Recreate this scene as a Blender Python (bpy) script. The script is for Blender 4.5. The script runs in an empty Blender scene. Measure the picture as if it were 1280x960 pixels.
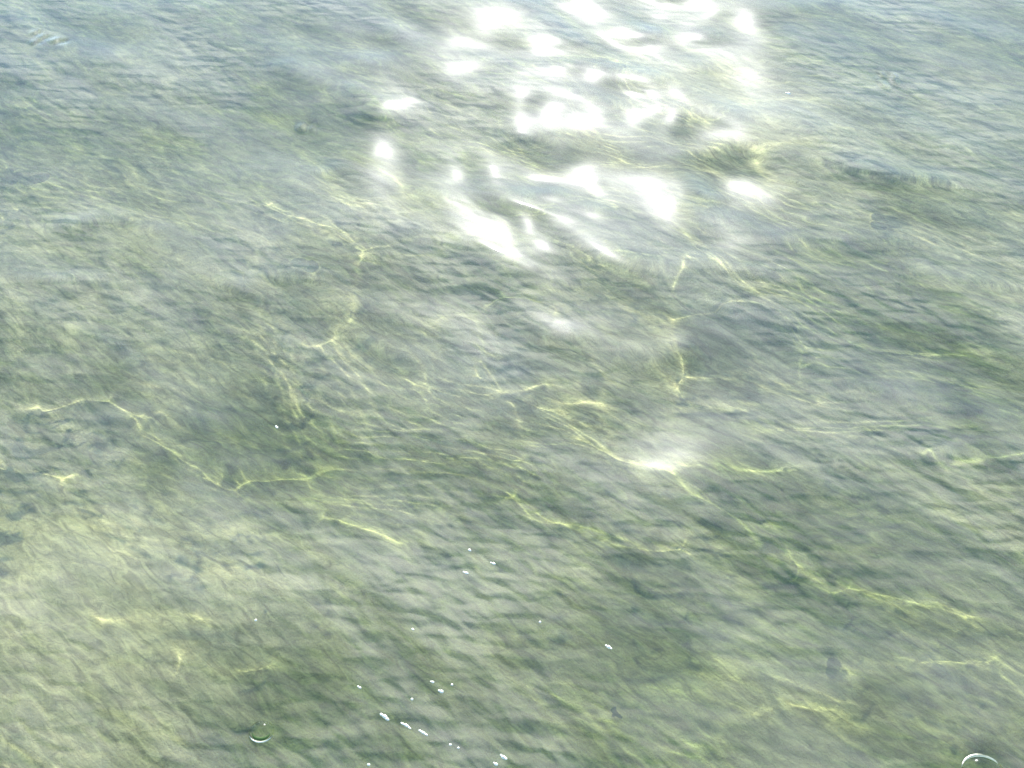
import bpy, math, random
import numpy as np
from mathutils import Vector

random.seed(7)
RNG = np.random.default_rng(11)
S = bpy.context.scene
C = S.collection

# ------------------------------------------------------------------ camera, sky, sun, exposure
CAM_H = 1.8
PITCH = math.radians(40.0)            # below the horizontal
HFOV = math.radians(40.0)
cam_data = bpy.data.cameras.new("camera")
cam_data.sensor_width = 36.0
cam_data.lens = 18.0 / math.tan(HFOV / 2)
cam_data.clip_start = 0.05
cam_data.clip_end = 9000.0
cam = bpy.data.objects.new("camera", cam_data)
cam.location = (0, 0, CAM_H)
cam.rotation_euler = (math.pi / 2 - PITCH, 0, 0)
C.objects.link(cam)
S.camera = cam

SUN_EL = math.radians(30.0)
SUN_AZ = math.radians(2.6)            # to the right of straight ahead (+Y)
sun_vec = Vector((math.cos(SUN_EL) * math.sin(SUN_AZ), math.cos(SUN_EL) * math.cos(SUN_AZ), math.sin(SUN_EL)))

w = bpy.data.worlds.new("World")
S.world = w
w.use_nodes = True
nt = w.node_tree
bg = nt.nodes["Background"]
sky = nt.nodes.new("ShaderNodeTexSky")
sky.sky_type = 'NISHITA'
sky.sun_disc = False
sky.sun_elevation = SUN_EL
sky.sun_rotation = SUN_AZ
sky.dust_density = 0.3
sky.ozone_density = 1.9
sky.air_density = 1.0
nt.links.new(sky.outputs[0], bg.inputs[0])
bg.inputs[1].default_value = 0.15

sl = bpy.data.lights.new("sun", 'SUN')
sl.energy = 3.3
sl.angle = math.radians(0.5)
sl.color = (1.0, 0.98, 0.94)
so = bpy.data.objects.new("sun", sl)
so.rotation_euler = sun_vec.to_track_quat('Z', 'Y').to_euler()
so.location = sun_vec * 50
C.objects.link(so)
sl.cycles.is_caustics_light = True

S.view_settings.view_transform = 'Standard'
S.view_settings.look = 'None'
S.view_settings.exposure = 1.85
S.view_settings.gamma = 1.0
S.cycles.max_bounces = 8
S.cycles.transmission_bounces = 6
S.cycles.transparent_max_bounces = 8
S.cycles.sample_clamp_indirect = 6.0
S.cycles.blur_glossy = 0.2
S.cycles.use_denoising = True

# ------------------------------------------------------------------ helpers
def ground_at(px, py, z=0.0):
    """where the sight line through a point of the 1280 x 960 photograph meets the level z"""
    t = math.tan(HFOV / 2)
    u = (px - 640) / 640 * t
    v = (480 - py) / 640 * t
    cp, sp = math.cos(PITCH), math.sin(PITCH)
    d = (u, cp + v * sp, -sp + v * cp)
    k = (z - CAM_H) / d[2]
    return Vector((d[0] * k, d[1] * k, z))

def tag(o, label=None, cat=None, group=None, kind=None):
    for k, v in (("label", label), ("category", cat), ("group", group), ("kind", kind)):
        if v:
            o[k] = v
    return o

def axis(lo, hi, step, far, growth=1.35):
    a = np.arange(lo, hi + step * .5, step)
    out, s, p = [], step, 0.0
    while p < far:
        s *= growth
        p += s
        out.append(p)
    out = np.array(out)
    return np.concatenate([(lo - out)[::-1], a, a[-1] + out])

def grid_mesh(name, xs, ys, Z, mat):
    nx, ny = len(xs), len(ys)
    X, Y = np.meshgrid(xs, ys)
    co = np.stack([X, Y, Z], -1).reshape(-1, 3).astype(np.float32)
    i = np.arange(nx - 1)[None, :] + np.arange(ny - 1)[:, None] * nx
    q = np.stack([i, i + 1, i + nx + 1, i + nx], -1).reshape(-1).astype(np.int32)
    me = bpy.data.meshes.new(name)
    n = (nx - 1) * (ny - 1)
    me.vertices.add(len(co))
    me.vertices.foreach_set("co", co.ravel())
    me.loops.add(len(q))
    me.loops.foreach_set("vertex_index", q)
    me.polygons.add(n)
    me.polygons.foreach_set("loop_start", np.arange(0, 4 * n, 4, dtype=np.int32))
    me.polygons.foreach_set("use_smooth", np.ones(n, dtype=bool))
    me.update(calc_edges=True)
    me.materials.append(mat)
    o = bpy.data.objects.new(name, me)
    C.objects.link(o)
    return o

def wave_sum(X, Y, n, lmin, lmax, slope, ang, spread):
    """n sine waves with the given rms slope in all, crests square to the angle"""
    H = np.zeros_like(X)
    for _ in range(n):
        lam = math.exp(RNG.uniform(math.log(lmin), math.log(lmax)))
        a = ang + RNG.normal() * spread
        k = 2 * math.pi / lam
        amp = slope / k * math.sqrt(2.0 / n)
        H += (amp * np.sin(np.float32(k * math.cos(a)) * X + np.float32(k * math.sin(a)) * Y
                           + np.float32(RNG.uniform(0, 6.283)))).astype(np.float32)
    return H

def new_mat(name):
    m = bpy.data.materials.new(name)
    m.use_nodes = True
    m.node_tree.nodes.clear()
    return m, m.node_tree

def N(t, kind, **kw):
    n = t.nodes.new(kind)
    for k, v in kw.items():
        if k.startswith("i_"):
            n.inputs[k[2:].replace("_", " ")].default_value = v
        else:
            setattr(n, k, v)
    return n

# ------------------------------------------------------------------ materials
RIPPLE = math.radians(48)             # the wind drives the ripples this way (from +X towards +Y)

def stretched_noise(t, co, rot, sx, sy, detail, rough, dist=0.0):
    mp = N(t, "ShaderNodeMapping")
    mp.inputs["Rotation"].default_value = (0, 0, -rot)
    mp.inputs["Scale"].default_value = (sx, sy, 1)
    vr = N(t, "ShaderNodeVectorRotate", rotation_type='Z_AXIS')
    vr.inputs["Angle"].default_value = -rot
    t.links.new(co, vr.inputs["Vector"])
    mp.inputs["Rotation"].default_value = (0, 0, 0)
    t.links.new(vr.outputs[0], mp.inputs["Vector"])
    no = N(t, "ShaderNodeTexNoise", noise_dimensions='2D')
    no.inputs["Scale"].default_value = 1.0
    no.inputs["Detail"].default_value = detail
    no.inputs["Roughness"].default_value = rough
    no.inputs["Distortion"].default_value = dist
    t.links.new(mp.outputs[0], no.inputs["Vector"])
    return no.outputs[0]

WATER_ROUGH = 0.025
water_mat, t = new_mat("clear_water")
gl = N(t, "ShaderNodeBsdfGlass", distribution='GGX')
gl.inputs["Color"].default_value = (0.985, 0.99, 0.945, 1)
gl.inputs["IOR"].default_value = 1.333
gl.inputs["Roughness"].default_value = WATER_ROUGH
tc = N(t, "ShaderNodeTexCoord"); co = tc.outputs["Object"]
gs = N(t, "ShaderNodeBsdfGlossy"); gs.inputs["Roughness"].default_value = 0.32   # capillary ripples too small to model
gh = N(t, "ShaderNodeBsdfGlossy"); gh.inputs["Roughness"].default_value = 0.23
m0 = N(t, "ShaderNodeMixShader"); m0.inputs[0].default_value = 0.0012
t.links.new(gl.outputs[0], m0.inputs[1]); t.links.new(gh.outputs[0], m0.inputs[2])
mx = N(t, "ShaderNodeMixShader"); mx.inputs[0].default_value = 0.0011
# fine silt in suspension just under the surface
r1 = stretched_noise(t, co, RIPPLE, 36, 14, 0.6, 0.45, 0.3)
r2 = stretched_noise(t, co, math.radians(86), 34, 14, 0.5, 0.4, 0.3)
r3 = stretched_noise(t, co, math.radians(25), 17, 8, 1.0, 0.5, 0.4)
rm = N(t, "ShaderNodeMath", operation='MULTIPLY_ADD'); rm.inputs[1].default_value = 1.5
t.links.new(r3, rm.inputs[0])
calm = stretched_noise(t, co, 0.9, 2.6, 1.5, 2.0, 0.5)
cm = N(t, "ShaderNodeMapRange"); cm.inputs["From Min"].default_value = 0.36; cm.inputs["From Max"].default_value = 0.62
cm.inputs["To Min"].default_value = 0.22; cm.inputs["To Max"].default_value = 1.15
t.links.new(calm, cm.inputs["Value"])
ra = N(t, "ShaderNodeMath", operation='ADD')
t.links.new(r1, ra.inputs[0]); t.links.new(r2, ra.inputs[1])
rb = N(t, "ShaderNodeBump"); rb.inputs["Strength"].default_value = 1.0; rb.inputs["Distance"].default_value = 0.017
t.links.new(ra.outputs[0], rm.inputs[2])
rr = N(t, "ShaderNodeMath", operation='MULTIPLY')
t.links.new(rm.outputs[0], rr.inputs[0]); t.links.new(cm.outputs[0], rr.inputs[1])
t.links.new(rr.outputs[0], rb.inputs["Height"])
si = N(t, "ShaderNodeBsdfDiffuse"); si.inputs["Color"].default_value = (0.39, 0.375, 0.315, 1)
t.links.new(rb.outputs[0], si.inputs["Normal"])
sn = stretched_noise(t, co, RIPPLE, 4.2, 2.0, 4.0, 0.6, 0.5)      # patchy silt paints in the pale sky reflections of the swell
sr = N(t, "ShaderNodeMapRange")
sr.inputs["From Min"].default_value = 0.34; sr.inputs["From Max"].default_value = 0.66
sr.inputs["To Min"].default_value = 0.055; sr.inputs["To Max"].default_value = 0.195
t.links.new(sn, sr.inputs["Value"])
ms = N(t, "ShaderNodeMixShader"); t.links.new(sr.outputs[0], ms.inputs[0])
t.links.new(m0.outputs[0], ms.inputs[1]); t.links.new(si.outputs[0], ms.inputs[2])
t.links.new(ms.outputs[0], mx.inputs[1]); t.links.new(gs.outputs[0], mx.inputs[2])
out = N(t, "ShaderNodeOutputMaterial")
t.links.new(mx.outputs[0], out.inputs[0])

bed_mat, t = new_mat("algae_covered_bed")
tc = N(t, "ShaderNodeTexCoord")
co = tc.outputs["Object"]
at = N(t, "ShaderNodeAttribute", attribute_name="algae")  # carries the algae patches and the painted far darkening
na = stretched_noise(t, co, RIPPLE, 3.2, 1.6, 6.0, 0.6, 0.4)
nb = stretched_noise(t, co, RIPPLE, 16, 7, 5.0, 0.65, 0.5)
nc = stretched_noise(t, co, 0.3, 60, 45, 4.0, 0.7)
sand = N(t, "ShaderNodeValToRGB")
sand.color_ramp.elements[0].position = 0.3; sand.color_ramp.elements[0].color = (0.19, 0.215, 0.115, 1)
sand.color_ramp.elements[1].position = 0.7; sand.color_ramp.elements[1].color = (0.42, 0.41, 0.205, 1)
t.links.new(nb, sand.inputs[0])
alg = N(t, "ShaderNodeValToRGB")
alg.color_ramp.elements[0].position = 0.3; alg.color_ramp.elements[0].color = (0.042, 0.084, 0.026, 1)
alg.color_ramp.elements[1].position = 0.72; alg.color_ramp.elements[1].color = (0.23, 0.265, 0.088, 1)
t.links.new(nb, alg.inputs[0])
s1 = N(t, "ShaderNodeMath", operation='ADD')
t.links.new(na, s1.inputs[0]); t.links.new(at.outputs["Fac"], s1.inputs[1])
mr = N(t, "ShaderNodeMapRange", interpolation_type='SMOOTHSTEP')
mr.inputs["From Min"].default_value = 0.35; mr.inputs["From Max"].default_value = 0.75
t.links.new(s1.outputs[0], mr.inputs["Value"])
mc = N(t, "ShaderNodeMix", data_type='RGBA')
t.links.new(mr.outputs[0], mc.inputs["Factor"])
t.links.new(sand.outputs[0], mc.inputs["A"]); t.links.new(alg.outputs[0], mc.inputs["B"])
yl = N(t, "ShaderNodeAttribute", attribute_name="yellow")
ym = N(t, "ShaderNodeMath", operation='MULTIPLY')
t.links.new(yl.outputs["Fac"], ym.inputs[0]); t.links.new(na, ym.inputs[1])
my = N(t, "ShaderNodeMix", data_type='RGBA')
my.inputs["B"].default_value = (0.39, 0.385, 0.17, 1)
t.links.new(ym.outputs[0], my.inputs["Factor"]); t.links.new(mc.outputs["Result"], my.inputs["A"])
nd = stretched_noise(t, co, RIPPLE, 62, 17, 3.0, 0.6, 0.8)        # light mottle of fine ripples, painted as streaks in the bed colour
nr = N(t, "ShaderNodeMapRange")
nr.inputs["From Min"].default_value = 0.3; nr.inputs["From Max"].default_value = 0.7
nr.inputs["To Min"].default_value = 0.62; nr.inputs["To Max"].default_value = 1.3
t.links.new(nd, nr.inputs["Value"])
mv = N(t, "ShaderNodeVectorMath", operation='SCALE')
t.links.new(my.outputs["Result"], mv.inputs[0]); t.links.new(nr.outputs[0], mv.inputs["Scale"])
bb = N(t, "ShaderNodeBump"); bb.inputs["Strength"].default_value = 0.8; bb.inputs["Distance"].default_value = 0.012
t.links.new(nc, bb.inputs["Height"])
df = N(t, "ShaderNodeBsdfDiffuse"); df.inputs["Roughness"].default_value = 0.6
t.links.new(mv.outputs[0], df.inputs["Color"]); t.links.new(bb.outputs[0], df.inputs["Normal"])
out = N(t, "ShaderNodeOutputMaterial")
t.links.new(df.outputs[0], out.inputs[0])

# ------------------------------------------------------------------ water
xs = axis(-2.15, 2.15, 0.0039, 1500.0)
ys = axis(0.85, 5.2, 0.0039, 1500.0)
X, Y = np.meshgrid(xs.astype(np.float32), ys.astype(np.float32))
near = (np.exp(-np.maximum(0, np.abs(X) - 2.1) ** 2 / 0.2) * np.exp(-np.maximum(0, np.abs(Y - 3.0) - 2.15) ** 2 / 0.2)).astype(np.float32)
# bend the co-ordinates a little so that crests wander
WX = X + wave_sum(X, Y, 8, 0.5, 1.3, 0.20, 0.3, 1.5)
WY = Y + wave_sum(X, Y, 8, 0.5, 1.3, 0.20, 1.3, 1.5)
swell = wave_sum(X, Y, 14, 0.55, 1.3, 0.045, RIPPLE + 0.2, 0.5)
chop = wave_sum(WX, WY, 34, 0.14, 0.42, 0.085, RIPPLE, 0.55)
fine = wave_sum(WX, WY, 44, 0.022, 0.055, 0.032, RIPPLE + 0.1, 0.38)
gust = 0.55 + 0.45 * np.clip(wave_sum(X, Y, 10, 0.5, 1.4, 1.0, 0.8, 1.2) / 0.12, -1, 1)
H = 0.35 * swell + 0.22 * chop + 0.15 * fine * gust

DEPTH, FALL = 0.38, 0.04               # of the bed: at two metres from the viewer, and per metre beyond
# crests that act as lenses and throw the long bright lines on the bed: their lines in the photograph
LINES = [
    (1.3, [(60, 495), (100, 488), (130, 490), (180, 510), (205, 535), (240, 560), (275, 590), (290, 597), (318, 573), (390, 582)]),
    (1.3, [(0, 568), (30, 573), (60, 575), (85, 583)]),
    (0.9, [(340, 262), (385, 285), (425, 308), (452, 325), (455, 345)]),
    (1.25, [(635, 630), (675, 655), (715, 670), (760, 693), (812, 700), (848, 690)]),
    (1.0, [(855, 585), (900, 630), (950, 675), (1000, 715), (1040, 740), (1110, 745), (1170, 762), (1200, 775)]),
    (0.75, [(130, 788), (165, 785), (200, 786), (240, 790)]),
    (0.75, [(230, 848), (250, 856), (290, 858), (325, 853)]),
    (0.9, [(400, 655), (425, 662), (450, 680), (490, 695)]),
    (0.75, [(1075, 845), (1130, 838), (1200, 830), (1250, 825), (1290, 850)]),
    (0.8, [(860, 455), (920, 455), (960, 468), (1010, 485)]),
    (0.8, [(860, 395), (940, 397), (1000, 405), (1080, 425), (1180, 435)]),
    (0.8, [(500, 520), (530, 535), (590, 535), (640, 570)]),
    (0.9, [(1165, 570), (1190, 585), (1230, 580), (1290, 590)]),
    (0.8, [(390, 425), (420, 412), (440, 398)]),
    (0.8, [(640, 370), (665, 385), (690, 390)]),
    (0.4, [(880, 930), (915, 915), (960, 905)]),
    (0.4, [(1000, 895), (1040, 905), (1055, 925)]),
]
def bed_at(px, py):
    p = ground_at(px, py)
    hor = Vector((p.x, p.y, 0)).normalized()
    st = math.hypot(p.x, p.y) / math.hypot(math.hypot(p.x, p.y), CAM_H) / 1.333
    q = p
    for _ in range(3):
        d = DEPTH + FALL * (q.y - 2.0)
        q = p + hor * d * st / math.sqrt(1 - st * st)
    return q, d
def crest_over(px, py):
    q, d = bed_at(px, py)
    st = math.cos(SUN_EL) / 1.333
    k = d * st / math.sqrt(1 - st * st)
    return q.x + k * math.sin(SUN_AZ), q.y + k * math.cos(SUN_AZ), d
CREST = np.zeros_like(X)
LENS = 0.9
BX = X + wave_sum(X, Y, 10, 0.08, 0.3, 0.2, 0.3, 1.5)
BY = Y + wave_sum(X, Y, 10, 0.08, 0.3, 0.2, 1.3, 1.5)
for s, line in LINES:
    pts = [crest_over(*p) for p in line]
    d = sum(p[2] for p in pts) / len(pts)
    sig = RNG.uniform(0.028, 0.036)
    D2 = np.full(X.shape, 9.0, np.float32)
    for (x0, y0, _), (x1, y1, _) in zip(pts, pts[1:]):
        ux, uy = x1 - x0, y1 - y0
        u = np.clip(((BX - x0) * ux + (BY - y0) * uy) / (ux * ux + uy * uy), 0, 1)
        D2 = np.minimum(D2, (BX - x0 - u * ux) ** 2 + (BY - y0 - u * uy) ** 2)
    CREST = np.maximum(CREST, s * LENS * sig ** 2 / d * np.exp(-D2 / (2 * sig ** 2)))
CREST *= 1.0 + 0.25 * np.clip(wave_sum(X, Y, 10, 0.12, 0.4, 1.0, 0.8, 1.5) / 0.04, -0.7, 0.7)

# facets added to the surface and tilted to mirror the sun: photo position, half length and half width on the water, share of flattening
GLITTER_ROUGH = 1.7
FACETS = [
    (818, 581, .022, .009, .76),
    (482, 192, .065, .05, .99), (572, 216, .03, .025, .85), (850, 232, .045, .02, .85), (922, 230, .05, .03, .97), (900, 172, .065, .03, .95), (845, 120, .03, .02, .85), (605, 42, .075, .045, .9), (932, 32, .055, .045, .9),
    (735, 12, .07, .05, .9), (780, 42, .035, .03, .9), (870, 8, .03, .03, .8),
    (678, 62, .03, .03, .8), (742, 96, .035, .018, .9), (690, 138, .032, .028, .92),
    (792, 150, .035, .018, .88), (838, 152, .02, .02, .85),
    (728, 210, .025, .02, .9), (745, 238, .015, .015, .9),
    (690, 250, .03, .015, .85), (742, 272, .025, .012, .85),
    (628, 300, .035, .03, .99), (660, 282, .02, .02, .95), (678, 312, .03, .016, .95),
    (515, 132, .05, .012, .7),
]
for cx, cy, ex, ey, n, a in [(385, 162, 14, 6, 4, .012), (66, 50, 25, 9, 6, .012), (1108, 100, 26, 9, 6, .012), (1045, 580, 8, 10, 4, .006)]:
    for _ in range(n):      # tight clusters of tiny glancing ripples
        FACETS.append((cx + random.gauss(0, ex * .5), cy + random.gauss(0, ey * .5), a, a * .8, 0.7))
# low swell that leans the glitter patch towards the sun: part of the bowl that would mirror the sun to the viewer
p0 = Vector((CAM_H / math.tan(SUN_EL) * math.sin(SUN_AZ), CAM_H / math.tan(SUN_EL) * math.cos(SUN_AZ), 0))
c0 = (Vector((0, 0, CAM_H)) - p0).length - sun_vec.dot(p0)
XD, YD = X.astype(np.float64), Y.astype(np.float64)
AA = sun_vec.x * XD + sun_vec.y * YD + c0
qa = 1 - sun_vec.z ** 2
qb = CAM_H + AA * sun_vec.z
qc = XD ** 2 + YD ** 2 + CAM_H ** 2 - AA ** 2
P = np.where(near > 1e-4, (qb - np.sqrt(np.maximum(qb ** 2 - qa * qc, 0))) / qa, 0).astype(np.float32)
W = np.exp(-((X - p0.x - 0.04) / 0.62) ** 4) * np.exp(-(np.maximum(0, p0.y - 0.1 - Y) / 0.58) ** 3) * np.exp(-(np.maximum(0, Y - p0.y) / 1.3) ** 3)
W = W.astype(np.float32)
H = H * (1 + GLITTER_ROUGH * W) + 0.65 * W * P
pg = ground_at(818, 581)          # a lone swell leaning the same way, right of the centre
gj, gi = int(np.argmin(abs(ys - pg.y))), int(np.argmin(abs(xs - pg.x)))
W2 = np.exp(-((X - pg.x) / 0.15) ** 2 - ((Y - pg.y) / 0.20) ** 2).astype(np.float32)
H = H * (1 - 0.3 * W2) + 0.93 * W2 * (P - P[gj, gi])
for px, py, a, b, s in FACETS:
    p = ground_at(px, py)
    dx, dy = X - p.x, Y - p.y
    ka, kb = (1.5, 3.2) if s > 0.75 else (1.0, 1.8)
    s *= 0.88 if s > 0.75 else 1.0
    foc = np.exp(-((dx / (ka * a)) ** 2 + (dy / (kb * b)) ** 2)).astype(np.float32) * s
    j, i = int(np.argmin(abs(ys - p.y))), int(np.argmin(abs(xs - p.x)))
    H = H * (1 - foc) + foc * (H[j, i] + P - P[j, i])
H = ((H + CREST) * near).astype(np.float32)
water = grid_mesh("water", xs, ys, H, water_mat)
tag(water, "rippled clear shallow water with sun glitter over a green bed", "water", kind="structure")
water.cycles.is_caustics_caster = True

# ------------------------------------------------------------------ bed
bx = axis(-2.6, 2.6, 0.03, 1500.0)
by = axis(0.5, 6.5, 0.03, 1500.0)
X, Y = np.meshgrid(bx.astype(np.float32), by.astype(np.float32))
B = wave_sum(X, Y, 20, 0.35, 1.5, 0.08, 1.0, 1.2) - DEPTH - FALL * np.clip(Y - 2.0, -1, 4)
bed = grid_mesh("lake_bed", bx, by, B, bed_mat)
tag(bed, "olive green algae covered bed under the shallow water", "bed", kind="structure")
bed.cycles.is_caustics_receiver = True
A = np.zeros_like(X)
YEL = np.zeros_like(X)
for px, py, r, q in [(60, 700, .3, .9), (90, 860, .25, .9), (250, 640, .12, .7), (170, 290, .12, .8), (40, 290, .1, .7), (520, 600, .2, .5),
                     (720, 720, .15, .6), (1220, 800, .2, .7), (850, 690, .1, .8), (600, 850, .2, .4), (1010, 900, .12, .7), (400, 760, .2, .5), (1180, 250, .06, .6)]:
    p = bed_at(px, py)[0]
    YEL += 1.25 * q * np.exp(-((X - p.x) ** 2 + (Y - p.y) ** 2) / r ** 2)
PATCH = [(1200, 520, .12, .35), (1050, 690, .25, .3), (330, 640, .3, .2), (1200, 880, .25, .45), (900, 150, .3, -.5), (450, 900, .22, .35), (640, 760, .25, .3), (300, 560, .2, .2), (800, 900, .2, .25),
         (800, 700, .2, .2), (1040, 360, .15, .3), (100, 700, .3, -.2), (1000, 200, .5, -.1)]
for px, py, r, s in PATCH:
    p = bed_at(px, py)[0]
    A += 1.0 * s * np.exp(-((X - p.x) ** 2 + (Y - p.y) ** 2) / r ** 2)
A += 0.28 * np.clip((Y - 2.8) / 1.5, 0, 1)  # far bed darkened in colour, for light lost in deeper water
ca = bed.data.attributes.new("algae", 'FLOAT', 'POINT')
ca.data.foreach_set("value", A.astype(np.float32).ravel())
cy = bed.data.attributes.new("yellow", 'FLOAT', 'POINT')
cy.data.foreach_set("value", YEL.astype(np.float32).ravel())

# ------------------------------------------------------------------ bubbles and foam on the surface, weed on the bed
foam_mat, t = new_mat("foam_film")
d = N(t, "ShaderNodeBsdfDiffuse"); d.inputs["Color"].default_value = (0.42, 0.42, 0.27, 1)
g = N(t, "ShaderNodeBsdfGlossy"); g.inputs["Roughness"].default_value = 0.4
m = N(t, "ShaderNodeMixShader"); m.inputs[0].default_value = 0.35
t.links.new(d.outputs[0], m.inputs[1]); t.links.new(g.outputs[0], m.inputs[2])
o = N(t, "ShaderNodeOutputMaterial"); t.links.new(m.outputs[0], o.inputs[0])

film_mat, t = new_mat("bubble_film")
tr = N(t, "ShaderNodeBsdfTransparent"); tr.inputs["Color"].default_value = (0.93, 0.95, 0.92, 1)
g = N(t, "ShaderNodeBsdfGlossy"); g.inputs["Roughness"].default_value = 0.15
lw = N(t, "ShaderNodeLayerWeight"); lw.inputs["Blend"].default_value = 0.08
m = N(t, "ShaderNodeMixShader")
t.links.new(lw.outputs["Fresnel"], m.inputs[0]); t.links.new(tr.outputs[0], m.inputs[1]); t.links.new(g.outputs[0], m.inputs[2])
o = N(t, "ShaderNodeOutputMaterial"); t.links.new(m.outputs[0], o.inputs[0])

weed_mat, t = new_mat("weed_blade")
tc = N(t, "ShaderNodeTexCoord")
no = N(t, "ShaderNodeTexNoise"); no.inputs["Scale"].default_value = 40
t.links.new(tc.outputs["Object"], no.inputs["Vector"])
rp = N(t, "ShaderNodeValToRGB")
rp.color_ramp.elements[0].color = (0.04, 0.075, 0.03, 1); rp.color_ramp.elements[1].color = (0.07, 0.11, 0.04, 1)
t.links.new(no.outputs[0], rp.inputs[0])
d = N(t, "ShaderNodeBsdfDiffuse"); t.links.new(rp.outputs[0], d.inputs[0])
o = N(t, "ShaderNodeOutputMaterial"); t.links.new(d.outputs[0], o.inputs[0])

import bmesh
def water_z(x, y):
    return float(H[int(np.argmin(abs(ys - y))), int(np.argmin(abs(xs - x)))])
def dome(bm, c, r, k=0.75, n=14, m=6):
    rings = []
    for i in range(m):
        a = math.pi / 2 * i / m
        rings.append([bm.verts.new((c[0] + r * math.cos(a) * math.cos(2 * math.pi * j / n), c[1] + r * math.cos(a) * math.sin(2 * math.pi * j / n), c[2] + r * k * math.sin(a))) for j in range(n)])
    top = bm.verts.new((c[0], c[1], c[2] + r * k))
    for p, q in zip(rings, rings[1:]):
        for j in range(n):
            bm.faces.new((p[j], p[(j + 1) % n], q[(j + 1) % n], q[j]))
    for j in range(n):
        bm.faces.new((rings[-1][j], rings[-1][(j + 1) % n], top))
def ring(bm, r, t, a0, a1, n=32, m=8):
    vs = []
    for i in range(n + 1):
        u = i / n
        a, tt = math.radians(a0 + (a1 - a0) * u), t * (0.15 + 0.85 * math.sin(math.pi * u))
        vs.append([bm.verts.new(((r + tt * math.cos(2 * math.pi * j / m)) * math.cos(a), (r + tt * math.cos(2 * math.pi * j / m)) * math.sin(a), tt * 0.8 * math.sin(2 * math.pi * j / m))) for j in range(m)])
    for i in range(n):
        for j in range(m):
            bm.faces.new((vs[i][j], vs[i + 1][j], vs[i + 1][(j + 1) % m], vs[i][(j + 1) % m]))
def finish(name, bm, mat, parent=None):
    bmesh.ops.recalc_face_normals(bm, faces=bm.faces)
    me = bpy.data.meshes.new(name)
    bm.to_mesh(me); bm.free()
    for p in me.polygons:
        p.use_smooth = True
    me.materials.append(mat)
    ob = bpy.data.objects.new(name, me)
    ob.parent = parent
    C.objects.link(ob)
    return ob

BUBBLES = [   # photo position, radius in metres, stretch along the crest, number of lobes, label
    (541, 853, .0042, 1.2, 2, "white bubble at the top left of the bubble cluster near the bottom centre"),
    (552, 865, .0060, 1.1, 2, "largest white bubble in the cluster just under the pale ridge at bottom centre"),
    (565, 856, .0040, 1.0, 1, "small pale bubble right of the largest one in the bottom centre cluster"),
    (515, 875, .0045, 1.0, 1, "lone white bubble left of the bottom centre cluster"),
    (481, 897, .0062, 1.6, 3, "bright oval foam fleck at the upper left end of the slanting foam trail"),
    (508, 908, .0046, 2.4, 3, "thin foam streak second along the slanting trail near the bottom edge"),
    (529, 917, .0042, 2.2, 3, "thin foam streak third along the slanting trail near the bottom edge"),
    (563, 932, .0040, 1.2, 1, "small foam fleck fourth along the slanting trail over green weed"),
    (573, 936, .0036, 1.0, 1, "tiny foam fleck at the lower right end of the slanting trail"),
    (629, 947, .0060, 1.2, 3, "white foam clump highest in the heap at the bottom edge right of the slanting trail"),
    (620, 956, .0050, 1.3, 2, "small white foam clump below the taller one at the bottom edge"),
    (461, 957, .0046, 1.1, 1, "white bubble on the bottom edge below the slanting foam trail"),
    (450, 861, .0040, 1.4, 2, "dull foam fleck far left of the bottom centre cluster"),
    (516, 787, .0036, 1.6, 1, "tiny white fleck above the bottom centre cluster"),
    (320, 777, .0044, 1.0, 1, "lone white bubble on the water left of centre"),
    (675, 776, .0040, 1.0, 1, "lone white bubble below the centre over brownish bed"),
    (761, 808, .0060, 1.3, 3, "bright white foam speck with pointed tails right of the bottom centre"),
    (617, 702, .0048, 1.6, 2, "bright slanted foam fleck on the grey green smooth patch below the centre"),
    (587, 685, .0046, 1.5, 1, "pale fleck uppermost on the grey green smooth patch below the centre"),
    (583, 714, .0048, 1.7, 2, "pale fleck lowest on the grey green smooth patch below the centre"),
    (346, 533, .0045, 1.3, 2, "small white fleck on the grey water left of centre"),
    (985, 124, .0080, 1.3, 2, "white fleck right of the sun glitter in the upper right"),
]
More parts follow.
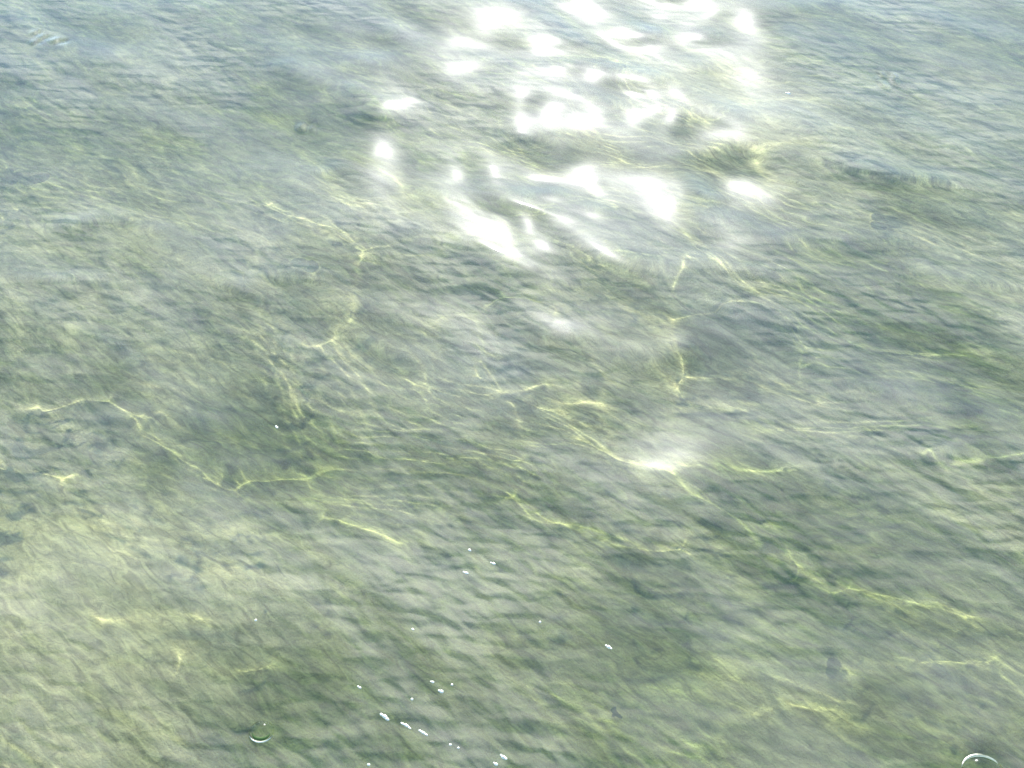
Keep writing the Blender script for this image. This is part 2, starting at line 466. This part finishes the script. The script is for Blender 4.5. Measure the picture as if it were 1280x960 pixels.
for px, py, r, st, n, lab in BUBBLES:
    p = ground_at(px, py)
    bm = bmesh.new()
    r *= 0.68
    dome(bm, (0, 0, 0), r * 0.8)
    for q in range(n - 1):
        rr = r * random.uniform(0.4, 0.65)
        dome(bm, (r * 0.9 * (1 if q else -1), random.uniform(-.3, .3) * r, 0), rr)
    for v in bm.verts:
        v.co.x *= st
    ob = finish("foam_bubble", bm, foam_mat)
    ob.location = (p.x, p.y, water_z(p.x, p.y) - 0.0006)
    ob.rotation_euler = (0, 0, math.radians(-38 + random.uniform(-12, 12)))
    tag(ob, lab, "bubble", "bubbles and foam flecks on the water")
for px, py, r, lab in [(327, 915, .019, "large clear bubble with a dark arc of shade on the water in the lower left"),
                       (1228, 968, .031, "large clear bubble with a white rim cut by the bottom edge at the right")]:
    p = ground_at(px, py)
    root = bpy.data.objects.new("clear_bubble", None)
    root.empty_display_size = 0.02
    C.objects.link(root)
    root.location = (p.x, p.y, water_z(p.x, p.y))
    tag(root, lab, "bubble", "large clear bubbles on the water")
    bm = bmesh.new(); dome(bm, (0, 0, 0), r, 0.55, 28, 10)
    finish("film", bm, film_mat, root)
    bm = bmesh.new()
    if r > .03:
        ring(bm, r, r * 0.08, 30, 160)  # far arc of the rim only, its highlight put into the foam colour
        finish("rim", bm, foam_mat, root)
    else:
        ring(bm, r, r * 0.08, 205, 340)  # near arc only: meniscus highlight put into the foam colour
        finish("rim", bm, foam_mat, root)
        bm = bmesh.new(); ring(bm, r * 0.72, r * 0.15, 190, 350)  # shade of the bubble added as a dark arc in weed colour
        finish("shade_arc", bm, weed_mat, root)
# the dark tuft right of the bottom centre
q, dd = bed_at(772, 890)
bm = bmesh.new()
bmesh.ops.create_icosphere(bm, subdivisions=4, radius=0.032)
from mathutils import noise as mnoise
for v in bm.verts:
    k = 1 + 0.55 * mnoise.noise(v.co * 45) + 0.3 * mnoise.noise(v.co * 110)
    v.co = Vector((v.co.x * k, v.co.y * k * 1.2, v.co.z * k * 0.7))
ob = finish("weed_clump", bm, weed_mat)
ob.location = (q.x, q.y, -dd - 0.01)
tag(ob, "dark green weed clump on the bed right of the bottom centre", "weed")
